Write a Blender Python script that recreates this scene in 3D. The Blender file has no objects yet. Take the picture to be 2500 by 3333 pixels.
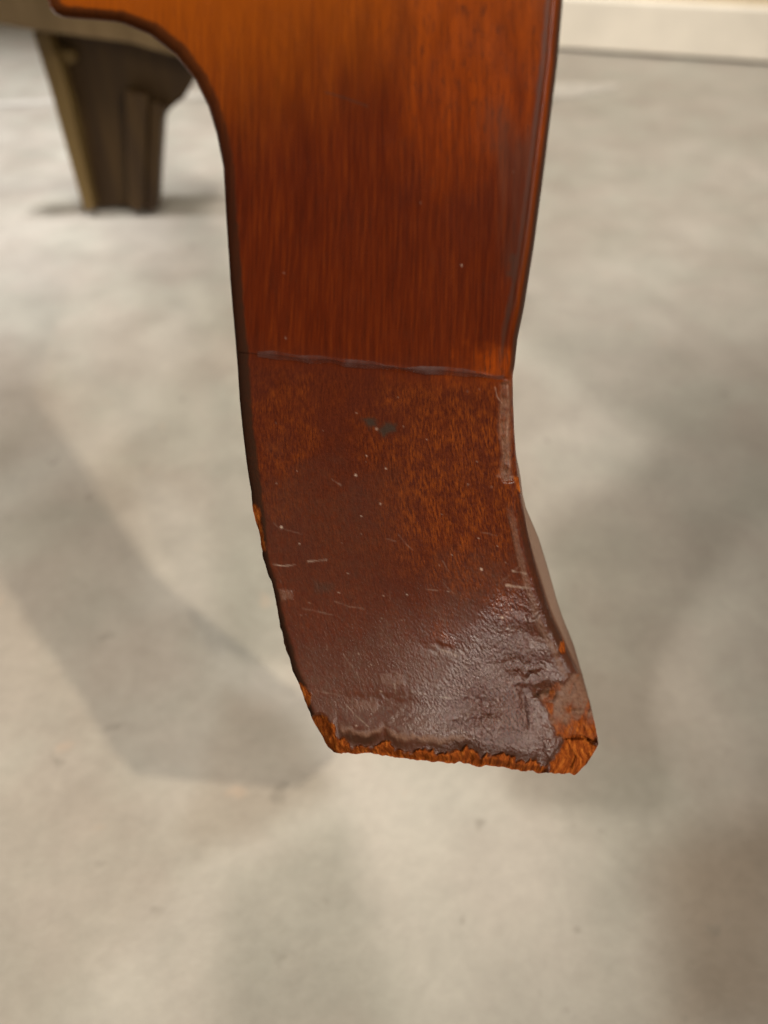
import bpy, math, random
import numpy as np
from mathutils import Vector, Matrix

random.seed(4)
sc = bpy.context.scene
C = sc.collection

# ------------------------------------------------------------------ camera
FPX = 2424.0                       # focal length in photo pixels
W, HH = 2500.0, 3333.0
P = math.radians(45)               # looking down
CAM_H = 0.31
cd = bpy.data.cameras.new("camera")
cam = bpy.data.objects.new("camera", cd)
C.objects.link(cam)
cam.location = (0, 0, CAM_H)
cam.rotation_euler = (math.radians(90) - P, 0, 0)
cd.sensor_fit = 'VERTICAL'
cd.sensor_height = 36.0
cd.lens = 36.0 * FPX / HH
cd.clip_start = 0.005
cd.clip_end = 50
cd.dof.use_dof = True
cd.dof.focus_distance = 0.172
cd.dof.aperture_fstop = 8.5
sc.camera = cam

# ------------------------------------------------------------------ world (dim warm indoor fill)
wd = bpy.data.worlds.new("World")
sc.world = wd
wd.use_nodes = True
bg = wd.node_tree.nodes["Background"]
bg.inputs[0].default_value = (1.0, 0.91, 0.80, 1)
bg.inputs[1].default_value = 0.235

vs = sc.view_settings
vs.view_transform = 'Standard'
vs.look = 'None'
vs.exposure = 0.0
vs.gamma = 1.0
sc.cycles.max_bounces = 8
sc.cycles.use_denoising = True

# ------------------------------------------------------------------ lamps


def aim(o, tgt):
    d = Vector(tgt) - o.location
    o.rotation_euler = d.to_track_quat('-Z', 'Y').to_euler()


def area(name, loc, tgt, size, power, col, shape='DISK', size_y=None):
    l = bpy.data.lights.new(name, 'AREA')
    l.shape = shape
    l.size = size
    if size_y:
        l.size_y = size_y
    l.energy = power
    l.color = col
    o = bpy.data.objects.new(name, l)
    C.objects.link(o)
    o.location = loc
    aim(o, tgt)
    return o


def spot(name, loc, tgt, angle, blend, power, col, radius):
    l = bpy.data.lights.new(name, 'SPOT')
    l.spot_size = math.radians(angle)
    l.spot_blend = blend
    l.energy = power
    l.color = col
    l.shadow_soft_size = radius
    o = bpy.data.objects.new(name, l)
    C.objects.link(o)
    o.location = loc
    aim(o, tgt)
    return o


WARM = (1.0, 0.87, 0.70)
NEUT = (1.0, 0.95, 0.89)
TIP_L = Vector((-.013, .096, .123))      # corners of the foot's broken end
TIP_R = Vector((.051, .091, .118))


def ceiling_spot(name, corner, d, tgt, angle, blend, power, col, radius=.02):
    return spot(name, corner + Vector(d).normalized() * 2.2, tgt, angle, blend, power, col, radius)


ceiling_spot("track_spot_behind_viewer", TIP_L, (.063, -.108, .123), (-.14, .34, 0), 18, 1, 52, WARM, .035)
ceiling_spot("track_spot_right", TIP_R, (.075, -.051, .118), (-.19, .25, 0), 17, 1, 124, WARM, .03)
ceiling_spot("track_spot_left", TIP_L, (-.060, -.041, .123), (-.10, .34, 0), 18, .8, 138, NEUT, .08)
spot("track_spot_far_left", (-1.05, .55, 1.9), (-.75, .78, 0), 33, .25, 310, (.98, .98, 1), .14)
spot("track_spot_rear", (-.05, 1.25, 1.7), (0, .075, 0), 7, .9, 26, NEUT, .03)
spot("fill_spot_right_rear", (.25, .0, 2.1), (.20, 1.0, 0), 33, .7, 275, NEUT, .2)  # added fill spot, brightens the right floor and the skirting
pan = area("sheen_panel_right", (.05 + .58 * 1.6, .1 - .64 * 1.6, .14 + .50 * 1.6), (.05, .1, .14), .45, 1.7, NEUT, 'RECTANGLE', .8)  # added unseen area lamp, placed to put a sheen on the foot tip
pan.data.spread = math.radians(40)

# ------------------------------------------------------------------ helpers
FWD = np.array([0, math.cos(P), -math.sin(P)])
UP = np.array([0, math.sin(P), math.cos(P)])
RT = np.array([1.0, 0, 0])
CAMP = np.array([0, 0, CAM_H])


def ray(x, y):
    """direction (per metre of depth along the lens axis) of a photo point"""
    x = np.asarray(x, float)[..., None]
    y = np.asarray(y, float)[..., None]
    return FWD + RT * ((x - W / 2) / FPX) - UP * ((y - HH / 2) / FPX)


def on_depth(x, y, z):
    return CAMP + ray(x, y) * np.asarray(z, float)[..., None]


def on_floor(x, y, h=0.0):
    d = ray(x, y)
    t = (h - CAM_H) / d[..., 2]
    return CAMP + d * t[..., None]


def on_wallplane(x, y, dist):
    d = ray(x, y)
    t = dist / d[..., 1]
    return CAMP + d * t[..., None]


def mesh(name, verts, faces, mat, parent=None, smooth=False):
    me = bpy.data.meshes.new(name)
    me.from_pydata([tuple(map(float, v)) for v in verts], [], [tuple(map(int, f)) for f in faces])
    me.update()
    if smooth:
        me.polygons.foreach_set('use_smooth', [True] * len(me.polygons))
    if mat:
        me.materials.append(mat)
    o = bpy.data.objects.new(name, me)
    C.objects.link(o)
    if parent:
        o.parent = parent
    return o


def tag(o, label=None, cat=None, kind=None):
    if label:
        o['label'] = label
    if cat:
        o['category'] = cat
    if kind:
        o['kind'] = kind


_rng = np.random.RandomState(7)
_lat = _rng.rand(256, 256)


def vnoise(x, y):
    xi = np.floor(x).astype(int)
    yi = np.floor(y).astype(int)
    fx = x - xi
    fy = y - yi
    fx = fx * fx * (3 - 2 * fx)
    fy = fy * fy * (3 - 2 * fy)
    g = lambda a, b: _lat[a & 255, b & 255]
    return ((g(xi, yi) * (1 - fx) + g(xi + 1, yi) * fx) * (1 - fy)
            + (g(xi, yi + 1) * (1 - fx) + g(xi + 1, yi + 1) * fx) * fy)


def fbm(x, y, s, o=4):
    r = 0
    a = 1
    t = 0
    for k in range(o):
        r = r + a * vnoise(x / s + 17.3 * k, y / s + 5.7 * k)
        t += a
        a *= .55
        s = s / 2.0
    return r / t - .5


def sstep(a, b, x):
    t = np.clip((x - a) / (b - a), 0, 1)
    return t * t * (3 - 2 * t)


def poly_sd(X, Y, pts):
    """signed distance to a polygon, negative inside"""
    pts = np.array(pts, float)
    d2 = np.full(X.shape, 1e12)
    inside = np.zeros(X.shape, bool)
    n = len(pts)
    for i in range(n):
        ax, ay = pts[i]
        bx, by = pts[(i + 1) % n]
        dx, dy = bx - ax, by - ay
        t = np.clip(((X - ax) * dx + (Y - ay) * dy) / (dx * dx + dy * dy + 1e-9), 0, 1)
        d2 = np.minimum(d2, (X - ax - t * dx) ** 2 + (Y - ay - t * dy) ** 2)
        c = ((ay > Y) != (by > Y))
        with np.errstate(divide='ignore', invalid='ignore'):
            xx = ax + (Y - ay) * dx / (dy if dy else 1e-9)
        inside ^= c & (X < xx)
    d = np.sqrt(d2)
    return np.where(inside, -d, d)


def line_d(X, Y, pts):
    d2 = np.full(X.shape, 1e12)
    for (ax, ay), (bx, by) in zip(pts[:-1], pts[1:]):
        dx, dy = bx - ax, by - ay
        t = np.clip(((X - ax) * dx + (Y - ay) * dy) / (dx * dx + dy * dy + 1e-9), 0, 1)
        d2 = np.minimum(d2, (X - ax - t * dx) ** 2 + (Y - ay - t * dy) ** 2)
    return np.sqrt(d2)


# ------------------------------------------------------------------ node helpers


class NT:
    def __init__(self, name):
        self.m = bpy.data.materials.new(name)
        self.m.use_nodes = True
        self.t = self.m.node_tree
        self.b = self.t.nodes["Principled BSDF"]

    def n(self, typ, **kw):
        nd = self.t.nodes.new(typ)
        for k, v in kw.items():
            if k.startswith('i_'):
                k = k[2:]
                nd.inputs[int(k) if k.isdigit() else k].default_value = v
            else:
                setattr(nd, k, v)
        return nd

    def l(self, a, b):
        self.t.links.new(a, b)

    def noise(self, vec, scale, detail=4, rough=.55, dist=0.0):
        nd = self.n('ShaderNodeTexNoise')
        nd.inputs['Scale'].default_value = scale
        nd.inputs['Detail'].default_value = detail
        nd.inputs['Roughness'].default_value = rough
        nd.inputs['Distortion'].default_value = dist
        if vec is not None:
            self.l(vec, nd.inputs['Vector'])
        return nd.outputs['Fac']

    def mapping(self, vec, scale, loc=(0, 0, 0)):
        nd = self.n('ShaderNodeMapping')
        nd.inputs['Scale'].default_value = scale
        nd.inputs['Location'].default_value = loc
        self.l(vec, nd.inputs['Vector'])
        return nd.outputs['Vector']

    def ramp(self, fac, stops, interp='LINEAR'):
        nd = self.n('ShaderNodeValToRGB')
        cr = nd.color_ramp
        cr.interpolation = interp
        while len(cr.elements) < len(stops):
            cr.elements.new(0.5)
        for e, (p, c) in zip(cr.elements, stops):
            e.position = p
            e.color = (c[0], c[1], c[2], 1) if not isinstance(c, (int, float)) else (c, c, c, 1)
        self.l(fac, nd.inputs['Fac'])
        return nd.outputs['Color']

    def mix(self, fac, a, b, mode='MIX'):
        nd = self.n('ShaderNodeMix', data_type='RGBA', blend_type=mode)
        for sock, v in ((nd.inputs['Factor'], fac), (nd.inputs['A'], a), (nd.inputs['B'], b)):
            if isinstance(v, (int, float)):
                sock.default_value = v
            elif isinstance(v, tuple):
                sock.default_value = (v[0], v[1], v[2], 1)
            else:
                self.l(v, sock)
        # colour sockets share names with float ones: use indices
        return nd

    def cmix(self, fac, a, b, mode='MIX'):
        nd = self.n('ShaderNodeMix', data_type='RGBA', blend_type=mode)
        for idx, v in ((0, fac), (6, a), (7, b)):
            s = nd.inputs[idx]
            if isinstance(v, (int, float)):
                s.default_value = v if idx == 0 else (v, v, v, 1)
            elif isinstance(v, tuple):
                s.default_value = (v[0], v[1], v[2], 1)
            else:
                self.l(v, s)
        return nd.outputs[2]

    def math(self, op, a, b=None, clamp=False):
        nd = self.n('ShaderNodeMath', operation=op, use_clamp=clamp)
        for i, v in enumerate((a, b)):
            if v is None:
                continue
            if isinstance(v, (int, float)):
                nd.inputs[i].default_value = v
            else:
                self.l(v, nd.inputs[i])
        return nd.outputs[0]

    def attr(self, name):
        nd = self.n('ShaderNodeAttribute', attribute_name=name)
        return nd.outputs['Fac']

    def bump(self, h, strength, dist, prev=None):
        nd = self.n('ShaderNodeBump')
        nd.inputs['Strength'].default_value = strength
        nd.inputs['Distance'].default_value = dist
        self.l(h, nd.inputs['Height'])
        if prev is not None:
            self.l(prev, nd.inputs['Normal'])
        return nd.outputs['Normal']


def plain(name, col, rough=.6, nscale=30, var=.25):
    t = NT(name)
    co = t.n('ShaderNodeTexCoord').outputs['Object']
    f = t.noise(co, nscale, 5)
    c = t.ramp(f, [(.3, tuple(x * (1 - var) for x in col)), (.7, tuple(x * (1 + var) for x in col))])
    t.l(c, t.b.inputs['Base Color'])
    t.b.inputs['Roughness'].default_value = rough
    return t.m


# ------------------------------------------------------------------ materials


def concrete():
    t = NT('worn_concrete')
    co = t.n('ShaderNodeTexCoord').outputs['Object']
    big = t.noise(co, 9, 4, .55, .4)
    mid = t.noise(co, 24, 6, .62, .3)
    fine = t.noise(co, 190, 4, .6)
    c = t.ramp(big, [(.35, (.345, .305, .255)), (.65, (.415, .375, .32))])
    hue = t.noise(t.mapping(co, (1, 1, 1), (3.1, 7.7, 0)), 14, 4)
    c = t.cmix(t.ramp(hue, [(.42, 0.0), (.62, .5)]), c, (.375, .365, .305))
    c = t.cmix(t.math('MULTIPLY', t.attr('pale'), .55), c, (.50, .465, .405))  # lit floor patches painted as a paler colour
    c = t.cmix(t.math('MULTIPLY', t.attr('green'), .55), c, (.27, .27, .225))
    c = t.cmix(t.math('MULTIPLY', t.attr('brown'), .78), c, (.225, .175, .125))  # green and brown are cast shadow put into the colour
    c = t.cmix(.7, c, t.ramp(mid, [(.32, .78), (.66, 1.0)]), 'MULTIPLY')
    c = t.cmix(.35, c, t.ramp(fine, [(.3, .75), (.7, 1.0)]), 'MULTIPLY')
    sp = t.noise(t.mapping(co, (1, 1, 1), (1.3, 2.2, 0)), 60, 2)
    c = t.cmix(t.ramp(sp, [(.68, 0.0), (.76, .5)]), c, (.17, .15, .12))
    sp2 = t.noise(t.mapping(co, (1, 1, 1), (8.3, 4.2, 0)), 48, 2)
    c = t.cmix(t.ramp(sp2, [(.70, 0.0), (.78, .14)]), c, (.6, .38, .24))
    t.l(c, t.b.inputs['Base Color'])
    t.l(t.ramp(mid, [(.3, .42), (.7, .6)]), t.b.inputs['Roughness'])
    t.l(t.bump(fine, .15, .002), t.b.inputs['Normal'])
    return t.m


def mahogany():
    t = NT('varnished_mahogany')
    uv = t.n('ShaderNodeUVMap', uv_map='UVMap').outputs['UV']
    A = {k: t.attr(k) for k in ('bare', 'dark', 'dust_rimlight', 'worn', 'light', 'stain_shade', 'lower', 'pebble', 'edge', 'orange', 'golden')}
    # long streaks of the upper board
    st = t.noise(t.mapping(uv, (92, 5.0, 1)), 1.0, 6, .62, .25)
    st2 = t.noise(t.mapping(uv, (11, 1.1, 1), (4, 2, 0)), 1.0, 3, .5, .3)
    pore = t.noise(t.mapping(uv, (120, 16, 1), (2, 9, 0)), 1.0, 3, .6)
    up = t.ramp(st, [(.28, (.036, .0050, .0006)), (.5, (.060, .0078, .0007)), (.76, (.095, .0155, .0011))])
    up = t.cmix(.75, up, t.ramp(st2, [(.3, (.66, .56, .5)), (.7, (1.0, 1.0, 1.0))]), 'MULTIPLY')
    golden = t.math('MULTIPLY', A['golden'], t.ramp(st, [(.2, .55), (.7, 1.0)]))
    up = t.cmix(golden, up, (.200, .044, .0009))
    up = t.cmix(t.math('MULTIPLY', A['orange'], t.ramp(st, [(.3, .25), (.65, .75)])), up, (.235, .0375, .0008))
    pf = t.math('MULTIPLY', t.ramp(pore, [(.54, 0.0), (.64, .85)]), t.math('ADD', .22, A['orange'], True))
    up = t.cmix(pf, up, (.045, .010, .003))
    # shorter speckled grain of the tip
    g1 = t.noise(t.mapping(uv, (165, 34, 1), (7, 1, 0)), 1.0, 4, .68, .3)
    g2 = t.noise(t.mapping(uv, (7, 5, 1), (1, 3, 0)), 1.0, 4, .6, .5)
    g3 = t.noise(t.mapping(uv, (300, 110, 1), (5, 5, 0)), 1.0, 3, .6)
    lo = t.ramp(g1, [(.30, (.038, .0060, .0017)), (.5, (.058, .0095, .0021)), (.72, (.084, .0150, .0026))])
    lo = t.cmix(t.ramp(g2, [(.35, .6), (.62, 0.0)]), lo, (.044, .0090, .0048))
    lo = t.cmix(.5, lo, t.ramp(g3, [(.32, .5), (.62, 1.0)]), 'MULTIPLY')
    clump = t.noise(t.mapping(uv, (26, 11, 1), (6, 2, 0)), 1.0, 4, .65, .3)
    pit = t.noise(t.mapping(uv, (210, 130, 1), (3, 8, 0)), 1.0, 3, .7)
    lo = t.cmix(t.ramp(pit, [(.60, 0.0), (.72, .55)]), lo, (.016, .004, .002))
    lo = t.cmix(.55, lo, t.ramp(st, [(.3, .62), (.65, 1.0)]), 'MULTIPLY')
    org = t.math('MULTIPLY', t.math('MULTIPLY', A['orange'], t.ramp(clump, [(.38, .15), (.62, 1.0)])), t.ramp(g1, [(.40, 0.0), (.66, .85)]))
    lo = t.cmix(org, lo, (.160, .034, .0030))
    col = t.cmix(A['lower'], up, lo)
    # worn greyish purple film
    wf = t.math('MULTIPLY', A['worn'], t.ramp(t.noise(t.mapping(uv, (60, 40, 1)), 1.0, 5, .65), [(.3, .2), (.62, .85)]))
    col = t.cmix(wf, col, (.047, .0215, .0115))
    col = t.cmix(A['stain_shade'], col, (.022, .011, .006))
    dn = t.noise(t.mapping(uv, (70, 70, 1)), 1.0, 5, .7)
    col = t.cmix(t.math('MULTIPLY', A['dust_rimlight'], t.ramp(dn, [(.3, .25), (.68, 1.0)])), col, (.150, .078, .045))
    col = t.cmix(t.math('MULTIPLY', A['dark'], t.ramp(dn, [(.25, 1.0), (.8, .7)])), col, (.020, .010, .006))
    # bare splintered wood
    b1 = t.noise(t.mapping(uv, (85, 26, 1), (3, 3, 0)), 1.0, 5, .7, .4)
    bare = t.ramp(b1, [(.28, (.040, .009, .003)), (.5, (.155, .034, .006)), (.78, (.38, .115, .018))])
    col = t.cmix(A['bare'], col, bare)
    col = t.cmix(A['light'], col, (.60, .47, .36))
    t.l(col, t.b.inputs['Base Color'])
    # gloss
    r = t.ramp(g2, [(.3, .22), (.7, .30)])
    r = t.cmix(A['worn'], r, .42)
    r = t.cmix(A['pebble'], r, .16)
    r = t.cmix(A['dust_rimlight'], r, .75)
    r = t.cmix(A['bare'], r, .75)
    r = t.cmix(A['dark'], r, .55)
    r = t.cmix(A['stain_shade'], r, .5)
    t.l(r, t.b.inputs['Roughness'])
    spc = t.math('SUBTRACT', t.math('ADD', .15, t.math('MULTIPLY', t.math('SUBTRACT', t.math('ADD', t.math('MULTIPLY', A['pebble'], .95), t.math('MULTIPLY', A['worn'], .05)), A['dark'], True), .46)), t.math('MULTIPLY', t.math('MAXIMUM', A['bare'], A['dark']), .2))
    t.l(spc, t.b.inputs['Specular IOR Level'])
    # relief: grain, pebbled varnish, fibres
    h = t.math('MULTIPLY', pore, t.math('MULTIPLY', A['lower'], -.6))
    n1 = t.bump(t.math('MULTIPLY', g1, A['lower']), .16, .0004)
    peb = t.n('ShaderNodeTexVoronoi', feature='SMOOTH_F1')
    peb.inputs['Scale'].default_value = 1.0
    t.l(t.mapping(uv, (125, 100, 1)), peb.inputs['Vector'])
    pn = t.noise(t.mapping(uv, (55, 55, 1), (9, 0, 0)), 1.0, 3, .6)
    grit = t.noise(t.mapping(uv, (260, 220, 1), (2, 4, 0)), 1.0, 3, .7)
    hp = t.math('MULTIPLY', t.math('ADD', t.math('SUBTRACT', t.math('MULTIPLY', pn, .35), peb.outputs['Distance']), t.math('MULTIPLY', grit, .5)), A['pebble'])
    n2 = t.bump(hp, 1.0, .00042, n1)
    hb = t.math('MULTIPLY', b1, t.math('MAXIMUM', A['bare'], t.math('MULTIPLY', A['dust_rimlight'], .7)))
    n3 = t.bump(hb, .8, .0012, n2)
    t.l(n3, t.b.inputs['Normal'])
    return t.m


def dark_wood(name, lo, hi, rough=.55):
    t = NT(name)
    co = t.n('ShaderNodeTexCoord').outputs['Object']
    f = t.noise(t.mapping(co, (60, 60, 8)), 1.0, 4)
    c = t.ramp(f, [(.3, lo), (.7, hi)])
    t.l(c, t.b.inputs['Base Color'])
    t.b.inputs['Roughness'].default_value = rough
    t.b.inputs['Specular IOR Level'].default_value = .3
    return t.m


M_floor = concrete()
M_wood = mahogany()
M_inner = dark_wood('bare_inner_wood', (.026, .012, .003), (.058, .030, .007))
M_olive = dark_wood('unfinished_rail_wood', (.125, .080, .034), (.19, .125, .058))
M_rail = dark_wood('polished_rail_wood', (.07, .013, .0015), (.13, .028, .003), .25)
M_gold = dark_wood('golden_edge_wood', (.085, .050, .014), (.15, .095, .03))
M_skirt = plain('cream_gloss_paint', (.82, .75, .63), .5, 14, .07)
M_wall = plain('beige_wall_paint', (.62, .52, .36), .8, 8, .05)
M_stripe = plain('pale_floor_strip', (.43, .40, .35), .5, 60, .16)

# ------------------------------------------------------------------ floor, wall
gx = np.concatenate([[-6, -3, -1.6], np.linspace(-.9, .75, 331), [1.4, 3, 6]])
gy = np.concatenate([[-3, -1, -.3], np.linspace(-.02, 1.5, 305), [2.2, 4, 6]])
GX, GY = np.meshgrid(gx, gy, indexing='ij')
nx_, ny_ = GX.shape
gi = np.arange(nx_ * ny_).reshape(nx_, ny_)
fq = np.stack([gi[:-1, :-1], gi[1:, :-1], gi[1:, 1:], gi[:-1, 1:]], -1).reshape(-1, 4)
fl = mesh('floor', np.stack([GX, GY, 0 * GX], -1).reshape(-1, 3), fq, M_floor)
tag(fl, kind='structure')
# cast shadows and lit gaps painted into the concrete colour, outlines in metres
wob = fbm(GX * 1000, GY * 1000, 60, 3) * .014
LIGHT_SHADE = {'pale': [], 'green': [], 'brown': []}


def stain_shade(kind, pts, soft, amount=1.0):
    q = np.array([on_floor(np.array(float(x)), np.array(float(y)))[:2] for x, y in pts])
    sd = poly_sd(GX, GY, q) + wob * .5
    LIGHT_SHADE[kind].append(amount * sstep(soft * 1.5, -soft * 1.5, sd))


stain_shade('green', [(930, 2760), (1080, 2690), (1140, 2720), (1230, 2950), (1360, 3400), (720, 3400), (700, 3000), (740, 2850)], .008, .8)
stain_shade('brown', [(720, 2230), (900, 2300), (990, 2380), (1066, 2566), (830, 2715), (650, 2785), (560, 2700), (640, 2560), (680, 2400)], .006, 0.55)
stain_shade('brown', [(-100, 2500), (400, 2560), (560, 2700), (640, 2785), (480, 2960), (120, 3400), (-100, 3400)], .012, 0.26)
stain_shade('pale', [(660, 2790), (900, 2715), (1075, 2600), (1140, 2500), (1560, 2500), (1660, 2620), (1950, 2760), (1900, 3400), (1380, 3400), (1160, 2700), (1080, 2680), (760, 2830), (720, 3400), (140, 3400), (500, 2945)], .008, .6)
stain_shade('pale', [(-80, 1680), (0, 1570), (280, 1390), (440, 1250), (560, 1020), (610, 1000), (600, 1160), (470, 1400), (280, 1490), (0, 1690)], .014, .8)
stain_shade('pale', [(440, 1560), (560, 1590), (650, 1680), (690, 1850), (715, 2060), (765, 2155), (980, 2175), (980, 2370), (860, 2285), (720, 2200), (640, 1990), (470, 1980)], .007, .9)
stain_shade('green', [(690, 1240), (770, 1240), (960, 1700), (960, 2150), (775, 2160), (722, 2080), (690, 1700)], .007, .6)
stain_shade('brown', [(-80, 1120), (100, 1160), (210, 1260), (140, 1420), (-80, 1560)], .018, 0.44)
stain_shade('brown', [(0, 1720), (420, 1480), (470, 1560), (450, 2000), (620, 2100), (640, 2300), (300, 2350), (-100, 2200)], .03, 0.33)
stain_shade('pale', [(1740, 900), (2150, 850), (2060, 1300), (1960, 1700), (1760, 1780)], .03, .6)
stain_shade('brown', [(2130, 2780), (2240, 2700), (2600, 2600), (2600, 3400), (2170, 3400)], .012, 1.00)
for k_, v_ in LIGHT_SHADE.items():
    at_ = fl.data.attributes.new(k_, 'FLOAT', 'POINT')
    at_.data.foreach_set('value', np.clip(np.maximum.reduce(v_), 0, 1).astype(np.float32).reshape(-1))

w0 = on_floor(1800, 165)
w1 = on_floor(2500, 212)
dirw = (w1 - w0)
dirw /= np.linalg.norm(dirw)
nrm = np.array([-dirw[1], dirw[0], 0])


def wall_box(name, a, b, z0, z1, out, thick, mat, bevel=0.0):
    p0 = w0 + dirw * a + nrm * out
    p1 = w0 + dirw * b + nrm * out
    q0 = p0 + nrm * thick
    q1 = p1 + nrm * thick
    if bevel:
        prof = [(0, z0), (0, z1 - bevel), (bevel * .3, z1 - bevel * .3), (bevel, z1), (thick, z1), (thick, z0)]
    else:
        prof = [(0, z0), (0, z1), (thick, z1), (thick, z0)]
    vs_ = []
    for e in (p0, p1):
        for d, z in prof:
            v = e + nrm * d
            vs_.append((v[0], v[1], z))
    n = len(prof)
    fs = [(i, (i + 1) % n, n + (i + 1) % n, n + i) for i in range(n)]
    fs += [tuple(range(n))[::-1], tuple(range(n, 2 * n))]
    return mesh(name, vs_, fs, mat)


# skirting top passes through (2040,0)-(2500,25)
dd = np.linalg.norm(on_floor(2270, 190)[:2])
top = on_wallplane(2270, 12, on_floor(2270, 190)[1])
SK = float(top[2])
sk = wall_box('skirting_board', -3, 3, 0.005, SK, 0, .018, M_skirt, .004)
tag(sk, 'cream painted skirting board along the foot of the wall', 'skirting board')
wl = wall_box('wall', -3, 3, -0.002, 2.4, .018, .1, M_wall)
tag(wl, 'beige painted wall rising behind the cream skirting board', 'wall')

# pale strip across the floor, tapering at its right end
pts_t = [(-900, 362), (0, 330), (700, 296), (1800, 270), (1930, 270), (2030, 272)]
pts_b = [(-900, 374), (0, 346), (700, 318), (1800, 322), (1900, 312), (2000, 288)]
T = [on_floor(np.array(a), np.array(b), .001) for a, b in pts_t]
B = [on_floor(np.array(a), np.array(b), .001) for a, b in pts_b]
vs_ = [tuple(v) for v in T + B]
n = len(T)
fs = [(i, n + i, n + i + 1, i + 1) for i in range(n - 1)]
stp = mesh('floor_stripe', vs_, fs, M_stripe)
tag(stp, kind='structure')

# ------------------------------------------------------------------ the front foot
LEFT = [(-420, 140), (-200, 148), (0, 155), (27, 163), (46, 178), (58, 205), (62, 244), (66, 304), (74, 391), (114, 488),
        (179, 570), (260, 635), (347, 678), (434, 705), (543, 727), (732, 738), (900, 749), (1000, 757), (1100, 766),
        (1200, 774), (1300, 780), (1400, 790), (1500, 802), (1600, 817), (1650, 823), (1700, 835), (1750, 846),
        (1800, 854), (1850, 865), (1900, 883), (1950, 896), (2013, 907), (2123, 937), (2178, 950), (2217, 966),
        (2303, 1001), (2339, 1017), (2390, 1044), (2432, 1068), (2450, 1090), (2470, 1125)]
RIGHT = [(-420, 1862), (-200, 1850), (0, 1832), (200, 1815), (400, 1790), (600, 1765), (800, 1738), (1000, 1706), (1100, 1685),
         (1190, 1675), (1222, 1669), (1300, 1670), (1400, 1674), (1470, 1679), (1545, 1687), (1650, 1700), (1750, 1720),
         (1850, 1744), (1950, 1774), (2020, 1798), (2100, 1838), (2160, 1866), (2200, 1888), (2250, 1908), (2300, 1922),
         (2350, 1935), (2400, 1945), (2422, 1948), (2440, 1939), (2484, 1911), (2531, 1864), (2560, 1840)]
SIL = [(1600, 1699), (1650, 1711), (1750, 1753), (1850, 1784), (1950, 1812), (2000, 1828), (2100, 1868), (2200, 1897), (2300, 1924),
       (2400, 1945), (2600, 1945)]
la = np.array(LEFT, float)
ra = np.array(RIGHT, float)
sa = np.array(SIL, float)
xl = lambda y: np.interp(y, la[:, 0], la[:, 1])
xr = lambda y: np.interp(y, ra[:, 0], ra[:, 1])
xs = lambda y: np.interp(y, sa[:, 0], sa[:, 1])

# depth profile (side view of the foot): leaning board, flaring forward at the end
vv = np.linspace((-900 - HH / 2) / FPX, (2800 - HH / 2) / FPX, 3000)
yy_ = vv * FPX + HH / 2
th = np.radians(np.interp(yy_, [-900, 1100, 1500, 1850, 2100, 2330, 2500, 2800], [27, 27, 25, 18, 3, -9, -13, -13]))
z_ = np.empty_like(vv)
i0 = int(np.argmin(abs(vv)))
z_[i0] = .170
for i in range(i0 + 1, len(vv)):
    ds = z_[i - 1] * (vv[i] - vv[i - 1]) / (math.cos(th[i]) - vv[i] * math.sin(th[i]))
    z_[i] = z_[i - 1] + ds * math.sin(th[i])
for i in range(i0 - 1, -1, -1):
    ds = z_[i + 1] * (vv[i] - vv[i + 1]) / (math.cos(th[i]) - vv[i] * math.sin(th[i]))
    z_[i] = z_[i + 1] + ds * math.sin(th[i])
depth = lambda y: np.interp(y, yy_, z_)

rows = np.concatenate([np.arange(-400, 0, 16), np.arange(0, 20, 4), np.arange(20, 130, 1.6), np.arange(130, 320, 3),
                       np.arange(320, 1187, 4.5), np.array([1187.0]), np.arange(1191, 2330, 4.0), np.arange(2330, 2482, 2.6)])
JR = int(np.where(rows == 1187.0)[0][0])
u = np.concatenate([np.linspace(0, .06, 18)[:-1], np.linspace(.06, .93, 215)[:-1], np.linspace(.93, 1, 24)])
R_, U_ = np.meshgrid(rows, u, indexing='ij')
Y = R_.copy()
for _ in range(6):
    X = xl(Y) + (xr(Y) - xl(Y)) * U_
    k = .098 * sstep(700, 1180, R_)
    xc = 1230 + 210 * sstep(1500, 2450, R_)
    Y = R_ + k * (X - xc)
# ragged bottom edge
wb = sstep(2380, 2482, R_)
jag = fbm(X, X * 0 + 31, 60, 4) * 26 + fbm(X, X * 0 + 11, 14, 2) * 7
Y = Y + wb * jag * sstep(1060, 1110, X)
# ragged left edge where the varnish has chipped
lw = np.clip(1 - U_ / .05, 0, 1) * sstep(1500, 1750, Y)
X = X + lw * (fbm(Y, Y * 0 + 3, 50, 4) * 14)
# knobbly joint line
jw = np.exp(-((R_ - 1187) / 18.0) ** 2)
Y = Y + jw * fbm(X, X * 0 + 77, 120, 4) * 14
Z = depth(Y)

dL = line_d(X, Y, [(b, a) for a, b in LEFT])
dR = line_d(X, Y, [(b, a) for a, b in RIGHT])
dB = (rows[-1] - R_)
nz1 = fbm(X, Y, 90, 5)
nz2 = fbm(X + 500, Y + 900, 26, 4)
nz3 = fbm((X + .3 * Y) * 1.2 + 1500, Y * .3 + 100, 18, 4)      # fibre-shaped noise
nzb = fbm((X + .25 * Y) * .9 + 700, Y * .3 + 300, 52, 5)
nzs = fbm(X * 2.4, Y * .3 + 40, 70, 5)               # streaks along the grain
m = {}
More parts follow.
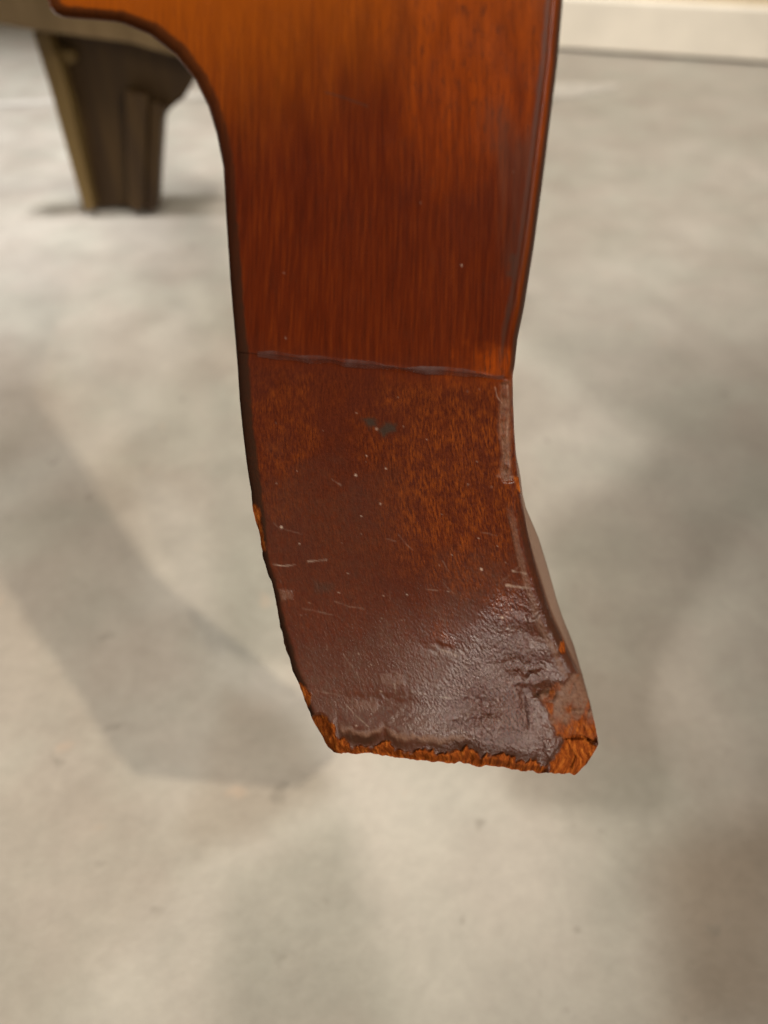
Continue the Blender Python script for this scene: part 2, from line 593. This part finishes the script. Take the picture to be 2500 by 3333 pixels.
# dark worn arris on the left
bandw = np.interp(Y, [0, 120, 300, 600, 900, 1300, 1650, 1800, 2100, 2240, 2300], [40, 46, 40, 36, 38, 39, 35, 17, 18, 24, 13])
m['dark'] = sstep(bandw + 4, bandw - 6, dL + nz2 * 10) * sstep(-300, 20, Y + 0 * X)
m['dark'] *= np.interp(Y, [0, 500, 900, 1200, 2400], [.85, .65, .9, 1, 1])
m['dark'] = np.maximum(m['dark'], .6 * sstep(26, 16, dR + nz2 * 8) * sstep(1600, 1700, Y) * sstep(2200, 2080, Y))
# bare wood on the left
bare = sstep(4, -4, poly_sd(X, Y, [(800, 1642), (834, 1648), (849, 1680), (855, 1740), (860, 1790), (846, 1800), (820, 1720)]) + nz3 * 26)
bare = np.maximum(bare, sstep(4, -4, poly_sd(X, Y, [(880, 1890), (893, 1950), (903, 2012), (900, 2030), (880, 1950)]) + nz3 * 16))
bare = np.maximum(bare, sstep(4, -4, poly_sd(X, Y, [(950, 2212), (985, 2230), (1010, 2262), (1004, 2290), (992, 2310), (960, 2260)]) + nz3 * 24))
# bare wood along the broken bottom
chw = np.interp(X, [1000, 1060, 1110, 1190, 1235, 1250, 1275, 1330, 1420, 1500, 1535, 1570, 1640, 1740, 1765, 1775],
                [78, 72, 38, 28, 50, 66, 44, 34, 32, 40, 62, 36, 26, 24, 32, 32])
dbot = np.abs(Y - (np.max(Y, axis=0)[None, :] + 0 * Y))
dedge = np.minimum(dbot, np.where((Y > 2300) & (X < 1200), dL * 1.05, 1e3))
leftgate = sstep(2326, 2340, Y + nz3 * 30)
m_b = sstep(5, -5, dedge - chw * .85 + nzb * 60 + nz3 * 42) * np.maximum(leftgate, 0) * sstep(1790, 1765, X)
bare = np.maximum(bare, m_b)
# splintered corner facet, dusty break above it
CORNER = [(1846, 2402), (1895, 2392), (1930, 2418), (1960, 2430), (1900, 2560), (1760, 2560), (1776, 2520), (1805, 2470)]
FAC = [(1742, 2262), (1775, 2236), (1836, 2222), (1860, 2190), (1888, 2185), (1960, 2300), (1980, 2430), (1930, 2420), (1895, 2395), (1846, 2404), (1818, 2385),
       (1790, 2335), (1778, 2295)]
cor = sstep(4, -4, poly_sd(X, Y, CORNER) + nz2 * 26)
fac = sstep(4, -4, poly_sd(X, Y, FAC) + nz2 * 34)
bare = np.maximum(bare, cor)
bare = np.maximum(bare, fac * np.clip(sstep(2290, 2410, Y + nz2 * 120) * .8 + sstep(.02, .16, nz3) * .5, 0, .85))
bare = np.maximum(bare, .75 * sstep(3, -4, poly_sd(X, Y, [(1775, 2285), (1800, 2290), (1800, 2330), (1785, 2318)]) + nz2 * 8))
bare = np.maximum(bare, sstep(3, -3, poly_sd(X, Y, [(1826, 2090), (1842, 2086), (1838, 2130), (1826, 2128), (1820, 2115)]) + nz2 * 8))
bare = np.maximum(bare, sstep(4, -4, poly_sd(X, Y, [(1672, 1552), (1692, 1552), (1700, 1610), (1680, 1590)]) + nz2 * 10))
m['bare'] = np.clip(bare, 0, 1)
m['dark'] *= 1 - m['bare']
m['dark'] *= 1 - .8 * sstep(11, 4, dL) * sstep(420, 300, Y)
# black line above the broken edge
bl = sstep(26, 6, np.abs(dedge - chw * .85 - 18 + nz2 * 18)) * sstep(1090, 1120, X) * sstep(1775, 1740, X) * sstep(2300, 2360, Y)
m['dark'] = np.maximum(m['dark'], .85 * bl * np.clip(.75 + nz1 * 2.5, .15, 1) * (1 - m['bare']))
m['dark'] = np.maximum(m['dark'], .55 * sstep(9, 2, line_d(X, Y, [(1842, 2404), (1810, 2440), (1785, 2480), (1768, 2525)]) + nz2 * 6))
m['dark'] = np.maximum(m['dark'], .8 * sstep(12, 3, line_d(X, Y, [(1745, 2262), (1768, 2250), (1796, 2252)]) + nz2 * 5))
# grey-brown dust, and the reflection along the arch rim
dust_rimlight = fac * .72
dust_rimlight = np.maximum(dust_rimlight, .5 * sstep(9, 3, dL) * sstep(420, 300, Y) * sstep(160, 260, X))  # thin floor reflection along the arch rim, painted into this mask
dust_rimlight = np.maximum(dust_rimlight, .75 * sstep(20, 0, np.abs(dedge - chw * .85 - 44 + nz2 * 30)) * sstep(1060, 1120, X) * sstep(1560, 1480, X) * sstep(2340, 2400, Y))
dust_rimlight = np.maximum(dust_rimlight, (.5 + nz2 * 1.2) * sstep(8, -8, poly_sd(X, Y, [(1630, 1250), (1652, 1236), (1664, 1240), (1664, 1560), (1640, 1570), (1626, 1540), (1634, 1480), (1622, 1400)]) + nz2 * 12))
dust_rimlight = np.maximum(dust_rimlight, .42 * sstep(16, 4, np.abs(dR - 42) + nz2 * 10) * sstep(1620, 1720, Y) * sstep(2260, 2160, Y))
dust_rimlight = np.maximum(dust_rimlight, .35 * sstep(8, -8, poly_sd(X, Y, [(905, 1918), (950, 1925), (948, 1950), (915, 1960)]) + nz2 * 24))
dust_rimlight = np.maximum(dust_rimlight, .3 * sstep(8, -8, poly_sd(X, Y, [(1245, 2200), (1310, 2205), (1310, 2222), (1250, 2218)]) + nz2 * 60) * .6)
dust_rimlight = np.maximum(dust_rimlight, .3 * sstep(8, -8, poly_sd(X, Y, [(1140, 2280), (1215, 2275), (1235, 2305), (1160, 2315)]) + nz2 * 70) * .6)
m['dust_rimlight'] = dust_rimlight * (1 - m['bare'])
# worn film at the end of the foot
worn = sstep(1800, 2260, Y + .30 * (X - 1250) + nz1 * 420)
worn = np.maximum(worn * .75, .35 * sstep(1450, 1650, Y + nz1 * 400) * sstep(1450, 1150, X))
m['worn'] = worn * (1 - m['bare'])
# relief zone (pebbled varnish)
m['pebble'] = np.clip(sstep(120, -160, poly_sd(X, Y, [(1640, 1960), (1780, 1920), (1850, 2200), (1800, 2520), (1420, 2520), (1400, 2280)]) + nz1 * 220), 0, 1)
m['pebble'] = np.maximum(m['pebble'], .14 * sstep(1250, 1500, Y)) * (1 - .8 * m['bare'])
m['lower'] = sstep(1110, 1270, R_ + nz1 * 70)
# orange glow zones of the figure
org = sstep(220, -120, poly_sd(X, Y, [(1350, -200), (1720, -200), (1690, 380), (1560, 520), (1390, 420)]) + nzs * 300) * .6
org = np.maximum(org, .95 * sstep(160, -60, poly_sd(X, Y, [(1300, 1330), (1620, 1260), (1660, 1700), (1600, 1900), (1480, 1960), (1300, 1660)]) + nz1 * 300))
org = np.maximum(org, .50 * sstep(70, -20, poly_sd(X, Y, [(840, 1220), (1010, 1250), (1000, 1420), (930, 1640), (850, 1560)]) + nz1 * 200))
m['orange'] = org * (1 - worn * .6)
m['golden'] = np.clip(sstep(600, -300, Y + .30 * (X - 1000) + nzs * 260), 0, 1) * .9  # top of the board brighter towards the lamp, painted as a golden tone
bead = sstep(34, 26, dR) * sstep(12, 18, dR) * sstep(1180, 900, Y)
m['golden'] = np.maximum(m['golden'], .25 * bead)  # highlight of the rounded edge painted as a golden line
m['lighten'] = bead
# dark stains, and dark lines along the bead
s_ = sstep(10, -10, poly_sd(X, Y, [(1180, 1360), (1215, 1362), (1228, 1385), (1200, 1398)]) + nz2 * 30)
s_ = np.maximum(s_, sstep(10, -10, poly_sd(X, Y, [(1232, 1398), (1262, 1375), (1296, 1380), (1292, 1405), (1250, 1420)]) + nz2 * 26))
s_ = np.maximum(s_, .42 * sstep(60, -50, poly_sd(X, Y, [(1690, 470), (1720, 470), (1700, 700), (1665, 900), (1640, 860), (1650, 640), (1610, 470), (1625, 380)]) + nzs * 160))
s_ = np.maximum(s_, .6 * sstep(14, -10, poly_sd(X, Y, [(1660, 820), (1685, 820), (1676, 900), (1655, 895)]) + nz2 * 26))
s_ = np.maximum(s_, .55 * sstep(16, 2, np.abs(dR - 46) + nz2 * 14) * np.clip(sstep(1250, 1100, Y), 0, 1))
s_ = np.maximum(s_, .85 * sstep(20, 8, dR) * sstep(1240, 1190, Y))
s_ = np.maximum(s_, .4 * sstep(6, 1, line_d(X, Y, [(1060, 300), (1120, 318), (1195, 345)])))
s_ = np.maximum(s_, .45 * sstep(12, -14, poly_sd(X, Y, [(1020, 1890), (1090, 1900), (1080, 1925), (1030, 1925)]) + nz2 * 40))
m['stain_shade'] = s_ * (1 - m['bare'])
# scratches, specks
lt = np.zeros_like(X)
for pts, w, a in ([[(888, 1836), (925, 1842), (962, 1838)], 3.5, .8], [[(1002, 1828), (1062, 1822)], 3, .6],
                  [[(1668, 1858), (1712, 1867)], 4, .8], [[(1648, 1905), (1716, 1914)], 4.5, .8],
                  [[(1128, 2295), (1160, 2330), (1200, 2366)], 3, .4], [[(1410, 2100), (1450, 2120), (1485, 2134)], 5, .35],
                  [[(1340, 2250), (1400, 2264), (1470, 2272)], 4, .3], [[(1284, 2228), (1288, 2260)], 3, .6],
                  [[(1612, 1262), (1618, 1290), (1634, 1312)], 2.5, .5], [[(1620, 1550), (1650, 1556), (1668, 1552)], 6, .55],
                  [[(1000, 2240), (1060, 2255), (1120, 2265), (1150, 2290)], 3, .25],
                  [[(1652, 1255), (1656, 1330), (1650, 1420), (1658, 1520)], 3, .45],
                  [[(1250, 2440), (1330, 2455), (1400, 2462)], 5, .4], [[(985, 1980), (1100, 2005)], 3, .15],
                  [[(1080, 1560), (1110, 1580)], 2.5, .3]):
    lt = np.maximum(lt, a * .65 * np.clip(.55 + nz3 * 2.2, .1, 1) * sstep(w * .9 + 1, 0, line_d(X, Y, pts) + nz2 * 6))
for (px, py, r, a) in ((1158, 1547, 4.5, 1), (1503, 864, 4, .7), (916, 1716, 5, 1), (1193, 1484, 3, .8), (1567, 1853, 5, 1),
                       (1635, 2010, 5.5, 1), (1325, 1936, 3, .7), (1238, 1640, 3.5, .7), (1176, 1680, 3, .7), (1370, 660, 3, .25),
                       (924, 888, 3, .3), (930, 1100, 3.4, .35), (1670, 560, 3, .2), (1240, 2250, 3.5, .6),
                       (1256, 1525, 3.5, .8), (975, 1770, 3, .7), (1167, 2128, 3, .6), (1160, 2362, 3, .7), (1226, 1396, 6, .4)):
    lt = np.maximum(lt, .75 * a * sstep(r * .8 + 2, r * .8 - 2, np.hypot(X - px, Y - py)))
rs = np.random.RandomState(3)
for k in range(34):
    py = rs.uniform(1700, 2400)
    px = rs.uniform(xl(py) + 30, xr(py) - 60)
    an = rs.choice([rs.normal(.15, .25), rs.normal(1.5, .15), rs.normal(.8, .3)])
    ln = rs.uniform(25, 130) * (.5 + (py - 1500) / 900.0)
    bx, by = px + math.cos(an) * ln, py + math.sin(an) * ln
    md = ((px + bx) / 2 + rs.normal(0, 4), (py + by) / 2 + rs.normal(0, 4))
    lt = np.maximum(lt, rs.uniform(.04, .13) * np.clip(.6 + nz2 * 3, 0, 1) * sstep(3.4, .4, line_d(X, Y, [(px, py), md, (bx, by)])))
for k in range(40):
    py = rs.uniform(1230, 2330)
    px = rs.uniform(xl(py) + 40, xr(py) - 60)
    lt = np.maximum(lt, rs.uniform(.08, .4) * sstep(3.6, .6, np.hypot((X - px) * rs.uniform(.5, 1.3), Y - py)))
m['light'] = .5 * lt * (1 - m['bare'])
m['edge'] = sstep(50, 10, dR)

# relief, metres along the line of sight (+ = recessed)
dz = np.zeros_like(X)
tl = np.clip(dL / (bandw + 6), 0, 1)
dz += .0022 * (1 - np.sqrt(1 - (1 - tl) ** 2))
br = np.interp(Y, [0, 1200, 1600, 1750, 2150, 2250], [34, 36, 34, 30, 28, 20])
tr = np.clip(dR / br, 0, 1)
dz += .0030 * (1 - np.sqrt(1 - (1 - tr) ** 2)) * sstep(2330, 2200, Y)
dz += .00006 * sstep(br + 22, br + 4, dR) * sstep(br - 2, br + 4, dR) * sstep(1500, 1200, Y)     # quirk beside the bead
dz += (R_ > 1187) * .00025                                            # the tip sits a hair lower
dz -= .00012 * np.exp(-((R_ - 1190) / 9.0) ** 2) * (.4 + 1.2 * np.clip(vnoise(X / 45.0, X * 0) + .1, 0, 1)) * sstep(810, 880, X) * sstep(1650, 1560, X)
dz += fac * (.0012 + .0022 * sstep(1800, 1930, X) + nz2 * .0022 + nz3 * .0012 + fbm(X + 40, Y, 60, 3) * .002)
dz += cor * (.0004 + .0030 * sstep(2400, 2530, Y) + .002 * sstep(1830, 1930, X) + nz3 * .0022)
dz += m_b * (.0006 + .0030 * sstep(chw * .85, 0, dedge) + nz3 * .0020)
dz += sstep(40, -20, poly_sd(X, Y, FAC) * 1.0) * .0002
# left chips
dz += np.where((X < 1010) & (Y < 2320), m['bare'], 0) * (.0007 + nz3 * .0008)
# the putty break in the right bead
dz += .0008 * sstep(5, -5, poly_sd(X, Y, [(1630, 1250), (1680, 1236), (1690, 1300), (1690, 1560), (1640, 1570), (1626, 1540), (1634, 1480), (1622, 1400)]) + nz2 * 12) * (1 + nz2 * 1.5)
# dents and lumps near the end
for px, py, rx, ry, a in ((1560, 2290, 60, 28, .0008), (1705, 2310, 16, 60, .0007), (1600, 2350, 50, 30, -.0004), (1660, 2240, 50, 40, -.0003),
                          (1700, 2165, 90, 22, .0006), (1720, 2210, 70, 22, -.0007), (1690, 2060, 70, 30, .0004), (1745, 2020, 40, 24, -.0005),
                          (1770, 2248, 34, 16, .0012), (1800, 2120, 26, 50, -.0004), (1480, 2330, 40, 30, .0004), (1790, 2420, 30, 40, -.0005),
                          (1270, 2300, 140, 40, .0004), (1450, 2110, 60, 14, .0002), (1735, 1990, 60, 12, .0004), (1760, 2075, 40, 14, .0004)):
    rr = ((X - px + nz2 * 40) / rx) ** 2 + ((Y - py + nz2 * 40) / ry) ** 2
    dz += 1.5 * a * np.exp(-rr)
pz = m['pebble']
dz += pz * (fbm(X, Y * 1.15, 34, 2) * .00020 + fbm(X + 99, Y, 110, 3) * .0004 * sstep(1950, 2150, Y))
dz += fbm(X, Y, 420, 2) * .0007 * sstep(1200, 1500, Y)
# the end of the foot also turns away towards its outer side
flr = sstep(1500, 2250, Y)
dz += flr * .0068 * np.clip((X - 1230) / 620.0, 0, 2) ** 2
# rounded lip above the broken bottom
dz += .0011 * sstep(70, 0, dedge - chw * .85) * sstep(1080, 1130, X) * (1 - m_b) * sstep(2250, 2380, Y) * sstep(1800, 1760, X)

Pf = on_depth(X, Y, Z + dz)
nr, nc = X.shape
BACK = np.array([0, .021, .004])

# UVs: distance across from the centre line, distance along
cx = (xl(Y) + xr(Y)) / 2
cx = np.where(Y < 500, 1250, 1250 + (cx - np.interp(500, rows, np.interp(rows, rows, (xl(rows) + xr(rows)) / 2))) * .75)
Uc = (X - cx) / 1000.0
Vc = -Y / 1000.0


def grid_part(name, r0, r1, sel, parent, extra=None):
    """quads of the grid rows r0..r1 whose selector is true"""
    nn = r1 - r0 + 1
    idx = np.arange(nn * nc).reshape(nn, nc)
    a = idx[:-1, :-1]
    q = np.stack([a, idx[1:, :-1], idx[1:, 1:], idx[:-1, 1:]], -1).reshape(-1, 4)
    s = sel[r0:r1, :].reshape(-1)
    q = q[s]
    V = Pf[r0:r1 + 1].reshape(-1, 3)
    att = {k: v[r0:r1 + 1].reshape(-1) for k, v in m.items()}
    uvv = np.stack([Uc[r0:r1 + 1].reshape(-1), Vc[r0:r1 + 1].reshape(-1)], -1)
    if extra is not None:
        ev, eq, ea, eu = extra
        q = np.concatenate([q, eq + 0], 0)
        V = np.concatenate([V, ev], 0)
        for k in att:
            att[k] = np.concatenate([att[k], ea.get(k, np.zeros(len(ev)))])
        uvv = np.concatenate([uvv, eu], 0)
    used = np.unique(q)
    re = np.full(len(V), -1)
    re[used] = np.arange(len(used))
    q = re[q]
    V = V[used]
    me = bpy.data.meshes.new(name)
    me.from_pydata(V.tolist(), [], q.tolist())
    me.polygons.foreach_set('use_smooth', [True] * len(q))
    for k, v in att.items():
        at = me.attributes.new(k, 'FLOAT', 'POINT')
        at.data.foreach_set('value', v[used].astype(np.float32))
    ul = me.uv_layers.new(name='UVMap')
    li = np.empty(len(me.loops), int)
    me.loops.foreach_get('vertex_index', li)
    ul.data.foreach_set('uv', uvv[used][li].astype(np.float32).reshape(-1))
    me.materials.append(M_wood)
    me.update()
    o = bpy.data.objects.new(name, me)
    C.objects.link(o)
    o.parent = parent
    return o


def shell(r0, r1, top, bottom):
    """side, back and end faces behind grid rows r0..r1"""
    nn = r1 - r0 + 1
    base = nn * nc
    idx = np.arange(nn * nc).reshape(nn, nc)
    yv = Y[r0:r1 + 1, -1]
    zR = Z[r0:r1 + 1, -1] + dz[r0:r1 + 1, -1]
    fl_ = sstep(1560, 1760, yv)
    pr = Pf[r0:r1 + 1, -1]
    pl = Pf[r0:r1 + 1, 0]
    SN = 8
    V = []
    Aatt = {k: [] for k in ('dust_rimlight', 'lower', 'worn', 'dark', 'bare', 'light')}
    UV = []
    yb = yv - 150
    tgt = on_depth(xs(yb), yb, zR + .016)
    plain_b = pr + BACK + np.array([-.0015, 0, 0])
    bk = plain_b * (1 - fl_[:, None]) + tgt * fl_[:, None]
    bk2 = bk + np.array([-.004, .004, 0])
    for k in range(1, SN + 1):
        f = k / SN
        V.append(pr * (1 - f) + bk * f)
    V.append(bk2)
    V.append(pl + BACK + np.array([.002, .002, 0]))
    for k in range(1, SN + 3):
        Aatt['dust_rimlight'].append(.5 * fl_ * (1 if k <= SN else .2))
        Aatt['light'].append(.13 * fl_ * (1 if 2 <= k <= SN else 0) * sstep(2330, 2050, yv))
        Aatt['lower'].append(np.ones(nn) * (1 if r0 > 10 else 0))
        Aatt['worn'].append(.5 * fl_)
        Aatt['dark'].append(np.ones(nn) * (.0 if k <= SN else .6))
        Aatt['bare'].append(np.zeros(nn))
        UV.append(np.stack([Uc[r0:r1 + 1, -1] + k * .02, Vc[r0:r1 + 1, -1]], -1))
    ev = np.concatenate(V, 0)
    q = []
    col = [idx[:, -1]] + [base + i * nn + np.arange(nn) for i in range(SN + 2)] + [idx[:, 0]]
    for a, b in zip(col[:-1], col[1:]):
        q.append(np.stack([a[:-1], a[1:], b[1:], b[:-1]], -1))
    # ends: a strip from the edge row to a back row
    nv = len(ev)
    extra_v = []
    au = []
    for flag, rr, ri in ((top, 0, r0), (bottom, nn - 1, r1)):
        if not flag:
            continue
        f = np.linspace(0, 1, nc)[:, None]
        bl_ = ev[(SN + 1) * nn + rr]
        br_ = ev[SN * nn + rr]
        line = bl_ * (1 - f) + br_ * f
        s0 = base + nv + sum(len(e) for e in extra_v)
        extra_v.append(line)
        au.append(np.stack([Uc[ri], Vc[ri] - .02], -1))
        e = s0 + np.arange(nc)
        d = idx[rr]
        quad = np.stack([d[:-1], e[:-1], e[1:], d[1:]], -1)
        q.append(quad if flag == 2 else quad[:, ::-1])
    att = {k: np.concatenate(v) for k, v in Aatt.items()}
    uvv = np.concatenate(UV, 0)
    if extra_v:
        xe = np.concatenate(extra_v, 0)
        ev = np.concatenate([ev, xe], 0)
        for k in att:
            att[k] = np.concatenate([att[k], np.full(len(xe), 1.0 if k == 'bare' else 0.0)])
        uvv = np.concatenate([uvv] + au, 0)
    return ev, np.concatenate(q, 0), att, uvv


stand = bpy.data.objects.new('wooden_stand', None)
C.objects.link(stand)
stand.empty_display_size = .05
tag(stand, 'polished reddish brown wooden furniture base with a flared chipped front foot above grey floor', 'furniture leg')

last = len(rows) - 1
qm = (m['bare'][:-1, :-1] + m['bare'][1:, 1:]) * .5 > .55
qm[:JR] = False
foot = grid_part('front_foot', 0, JR, ~qm, stand, shell(0, JR, 1, 0))
foot['label'] = 'flat polished upper board of the front foot with orange brown streaked grain'
# each separate splintered patch is a part of its own
lab = np.zeros(qm.shape, int)
nlab = 0
for si, sj in zip(*np.where(qm)):
    if lab[si, sj]:
        continue
    nlab += 1
    stack = [(si, sj)]
    lab[si, sj] = nlab
    while stack:
        i, j = stack.pop()
        for a_, b_ in ((i + 1, j), (i - 1, j), (i, j + 1), (i, j - 1)):
            if 0 <= a_ < qm.shape[0] and 0 <= b_ < qm.shape[1] and qm[a_, b_] and not lab[a_, b_]:
                lab[a_, b_] = nlab
                stack.append((a_, b_))
cnt = np.bincount(lab.ravel())
small = np.isin(lab, np.where(cnt < 60)[0]) & qm
tip = grid_part('foot_tip', JR, last, ~qm | small, foot, shell(JR, last, 0, 2))
tip['label'] = 'scuffed darker flared lower end of the front foot below the repair seam'
for k in range(1, nlab + 1):
    if cnt[k] >= 60:
        brk = grid_part('broken_edge', JR, last, lab == k, foot)
        brk['label'] = 'bare splintered orange wood where the varnish has broken away'

# glue seam: a thin lumpy bead of old glue along the joint
sx = np.linspace(838, 1640, 160)
yr = Y[JR]
xr_ = X[JR]
sy = np.interp(sx, xr_, yr) + 2
GV, GF = [], []
NK = 7
hgt = 6 + 8 * vnoise(sx / 60.0, sx * 0 + 8)
bul = (.00004 + .00016 * np.clip(vnoise(sx / 38.0, sx * 0 + 3) - .1, 0, 1)) * sstep(835, 900, sx) * sstep(1645, 1560, sx)
for i in range(len(sx)):
    for k in range(NK):
        a = k / (NK - 1)
        yk = sy[i] + (a - .5) * 2 * hgt[i]
        rise = bul[i] * math.sin(a * math.pi) - .00006
        GV.append(on_depth(sx[i], yk, depth(yk) - .0001 - rise))
for i in range(len(sx) - 1):
    for k in range(NK - 1):
        a = i * NK + k
        GF.append((a, a + 1, a + NK + 1, a + NK))
tg = NT('cloudy_glue')
co = tg.n('ShaderNodeTexCoord').outputs['Object']
tg.l(tg.ramp(tg.noise(co, 240, 3), [(.3, (.042, .011, .006)), (.7, (.062, .029, .024))]), tg.b.inputs['Base Color'])
tg.b.inputs['Roughness'].default_value = .42
tg.l(tg.ramp(tg.noise(co, 160, 3), [(.35, .08), (.65, .6)]), tg.b.inputs['Alpha'])
seam = mesh('glue_seam', GV, GF, tg.m, foot, True)
seam['label'] = 'thin cloudy bead of old glue across the foot'

# ------------------------------------------------------------------ rear foot and rails
D0 = on_floor(400, 686)[1]


def slab(name, pts, dist, back, mat, parent, skew=0.0):
    """outline on an upright plane at this distance, with real thickness"""
    a = [on_wallplane(np.array(float(x)), np.array(float(y)), dist) for x, y in pts]
    for v in a:
        v[2] = max(v[2], .0012)
    b = [v + np.array([skew, back, 0]) for v in a]
    n = len(a)
    fs = [tuple(range(n)), tuple(range(n, 2 * n))[::-1]]
    fs += [(i, n + i, n + (i + 1) % n, (i + 1) % n) for i in range(n)]
    o = mesh(name, a + b, fs, mat, parent)
    bv = o.modifiers.new('bevel', 'BEVEL')
    bv.width = .0012
    bv.segments = 2
    return o


rear = slab('rear_foot', [(118, 96), (620, 96), (660, 230), (632, 262), (598, 320), (560, 350), (540, 372), (528, 400), (520, 520), (512, 672),
                          (420, 668), (302, 682), (270, 560), (190, 300)], D0, .020, M_inner, stand)
rear['label'] = 'dark rear foot seen from its rough inner side, standing on the bright floor'
slab('edge_strip', [(104, 104), (150, 108), (196, 215), (230, 340), (306, 684), (272, 686), (220, 500), (160, 280)], D0 - .018, .018, M_gold, rear)
slab('glue_block', [(405, 300), (480, 312), (470, 668), (456, 690), (418, 676)], D0 - .016, .016, M_inner, rear)
slab('side_wing', [(490, 330), (545, 352), (528, 395), (512, 680), (480, 694), (474, 660)], D0 - .012, .012, M_inner, rear)
slab('corner_block', [(180, 160), (238, 168), (245, 205), (200, 215)], D0 - .010, .010, M_gold, rear)

slab('rear_rail', [(-420, -160), (690, -130), (690, 205), (560, 180), (420, 140), (200, 112), (120, 102), (0, 80), (-420, 20)], D0 - .026, .022, M_olive, stand)
# unseen panel above the picture, added and shaped to shade the floor, carried by the front foot and the rear rail
fa = on_depth(np.array(1560.), np.array(-330.), depth(-330) + .018)
rb = on_wallplane(np.array(560.), np.array(-110.), D0 - .02)
ax = rb - fa
ax[2] = 0
L_ = np.linalg.norm(ax)
ax /= L_
sd_ = np.cross(ax, [0, 0, 1])
prof = [(0, fa[2] - .015), (.05, fa[2] + .045), (L_ * .55, .265), (L_, rb[2] - .005), (L_, .62), (0, .70)]
SV = []
for off in (-.009, .009):
    for d_, z__ in prof:
        v = fa + ax * d_ + sd_ * off
        SV.append((v[0], v[1], z__))
n = len(prof)
mesh('shading_panel', SV, [tuple(range(n)), tuple(range(n, 2 * n))[::-1]] + [(i, n + i, n + (i + 1) % n, (i + 1) % n) for i in range(n)], M_olive, stand)

# front rail standing on the foot, just above the picture
ft = Pf[0]
ftz = float(ft[:, 2].max()) + .0006
ry0 = float(ft[:, 1].min())
rail = mesh('front_rail', [(x, y, z) for z in (ftz, ftz + .11) for x, y in ((float(ft[0, 0]) - .004, ry0), (float(ft[-1, 0]), ry0), (float(ft[-1, 0]), ry0 + .02), (float(ft[0, 0]) - .004, ry0 + .02))],
            [(0, 3, 2, 1), (4, 5, 6, 7), (0, 1, 5, 4), (1, 2, 6, 5), (2, 3, 7, 6), (3, 0, 4, 7)], M_rail, stand)
bv = rail.modifiers.new('bevel', 'BEVEL')
bv.width = .002
bv.segments = 2
tipz = Pf[-1, :, 2].min()
print('TIP lowest', tipz, 'D0', D0, 'SK', SK, 'wall', w0, 'verts', nr * nc)
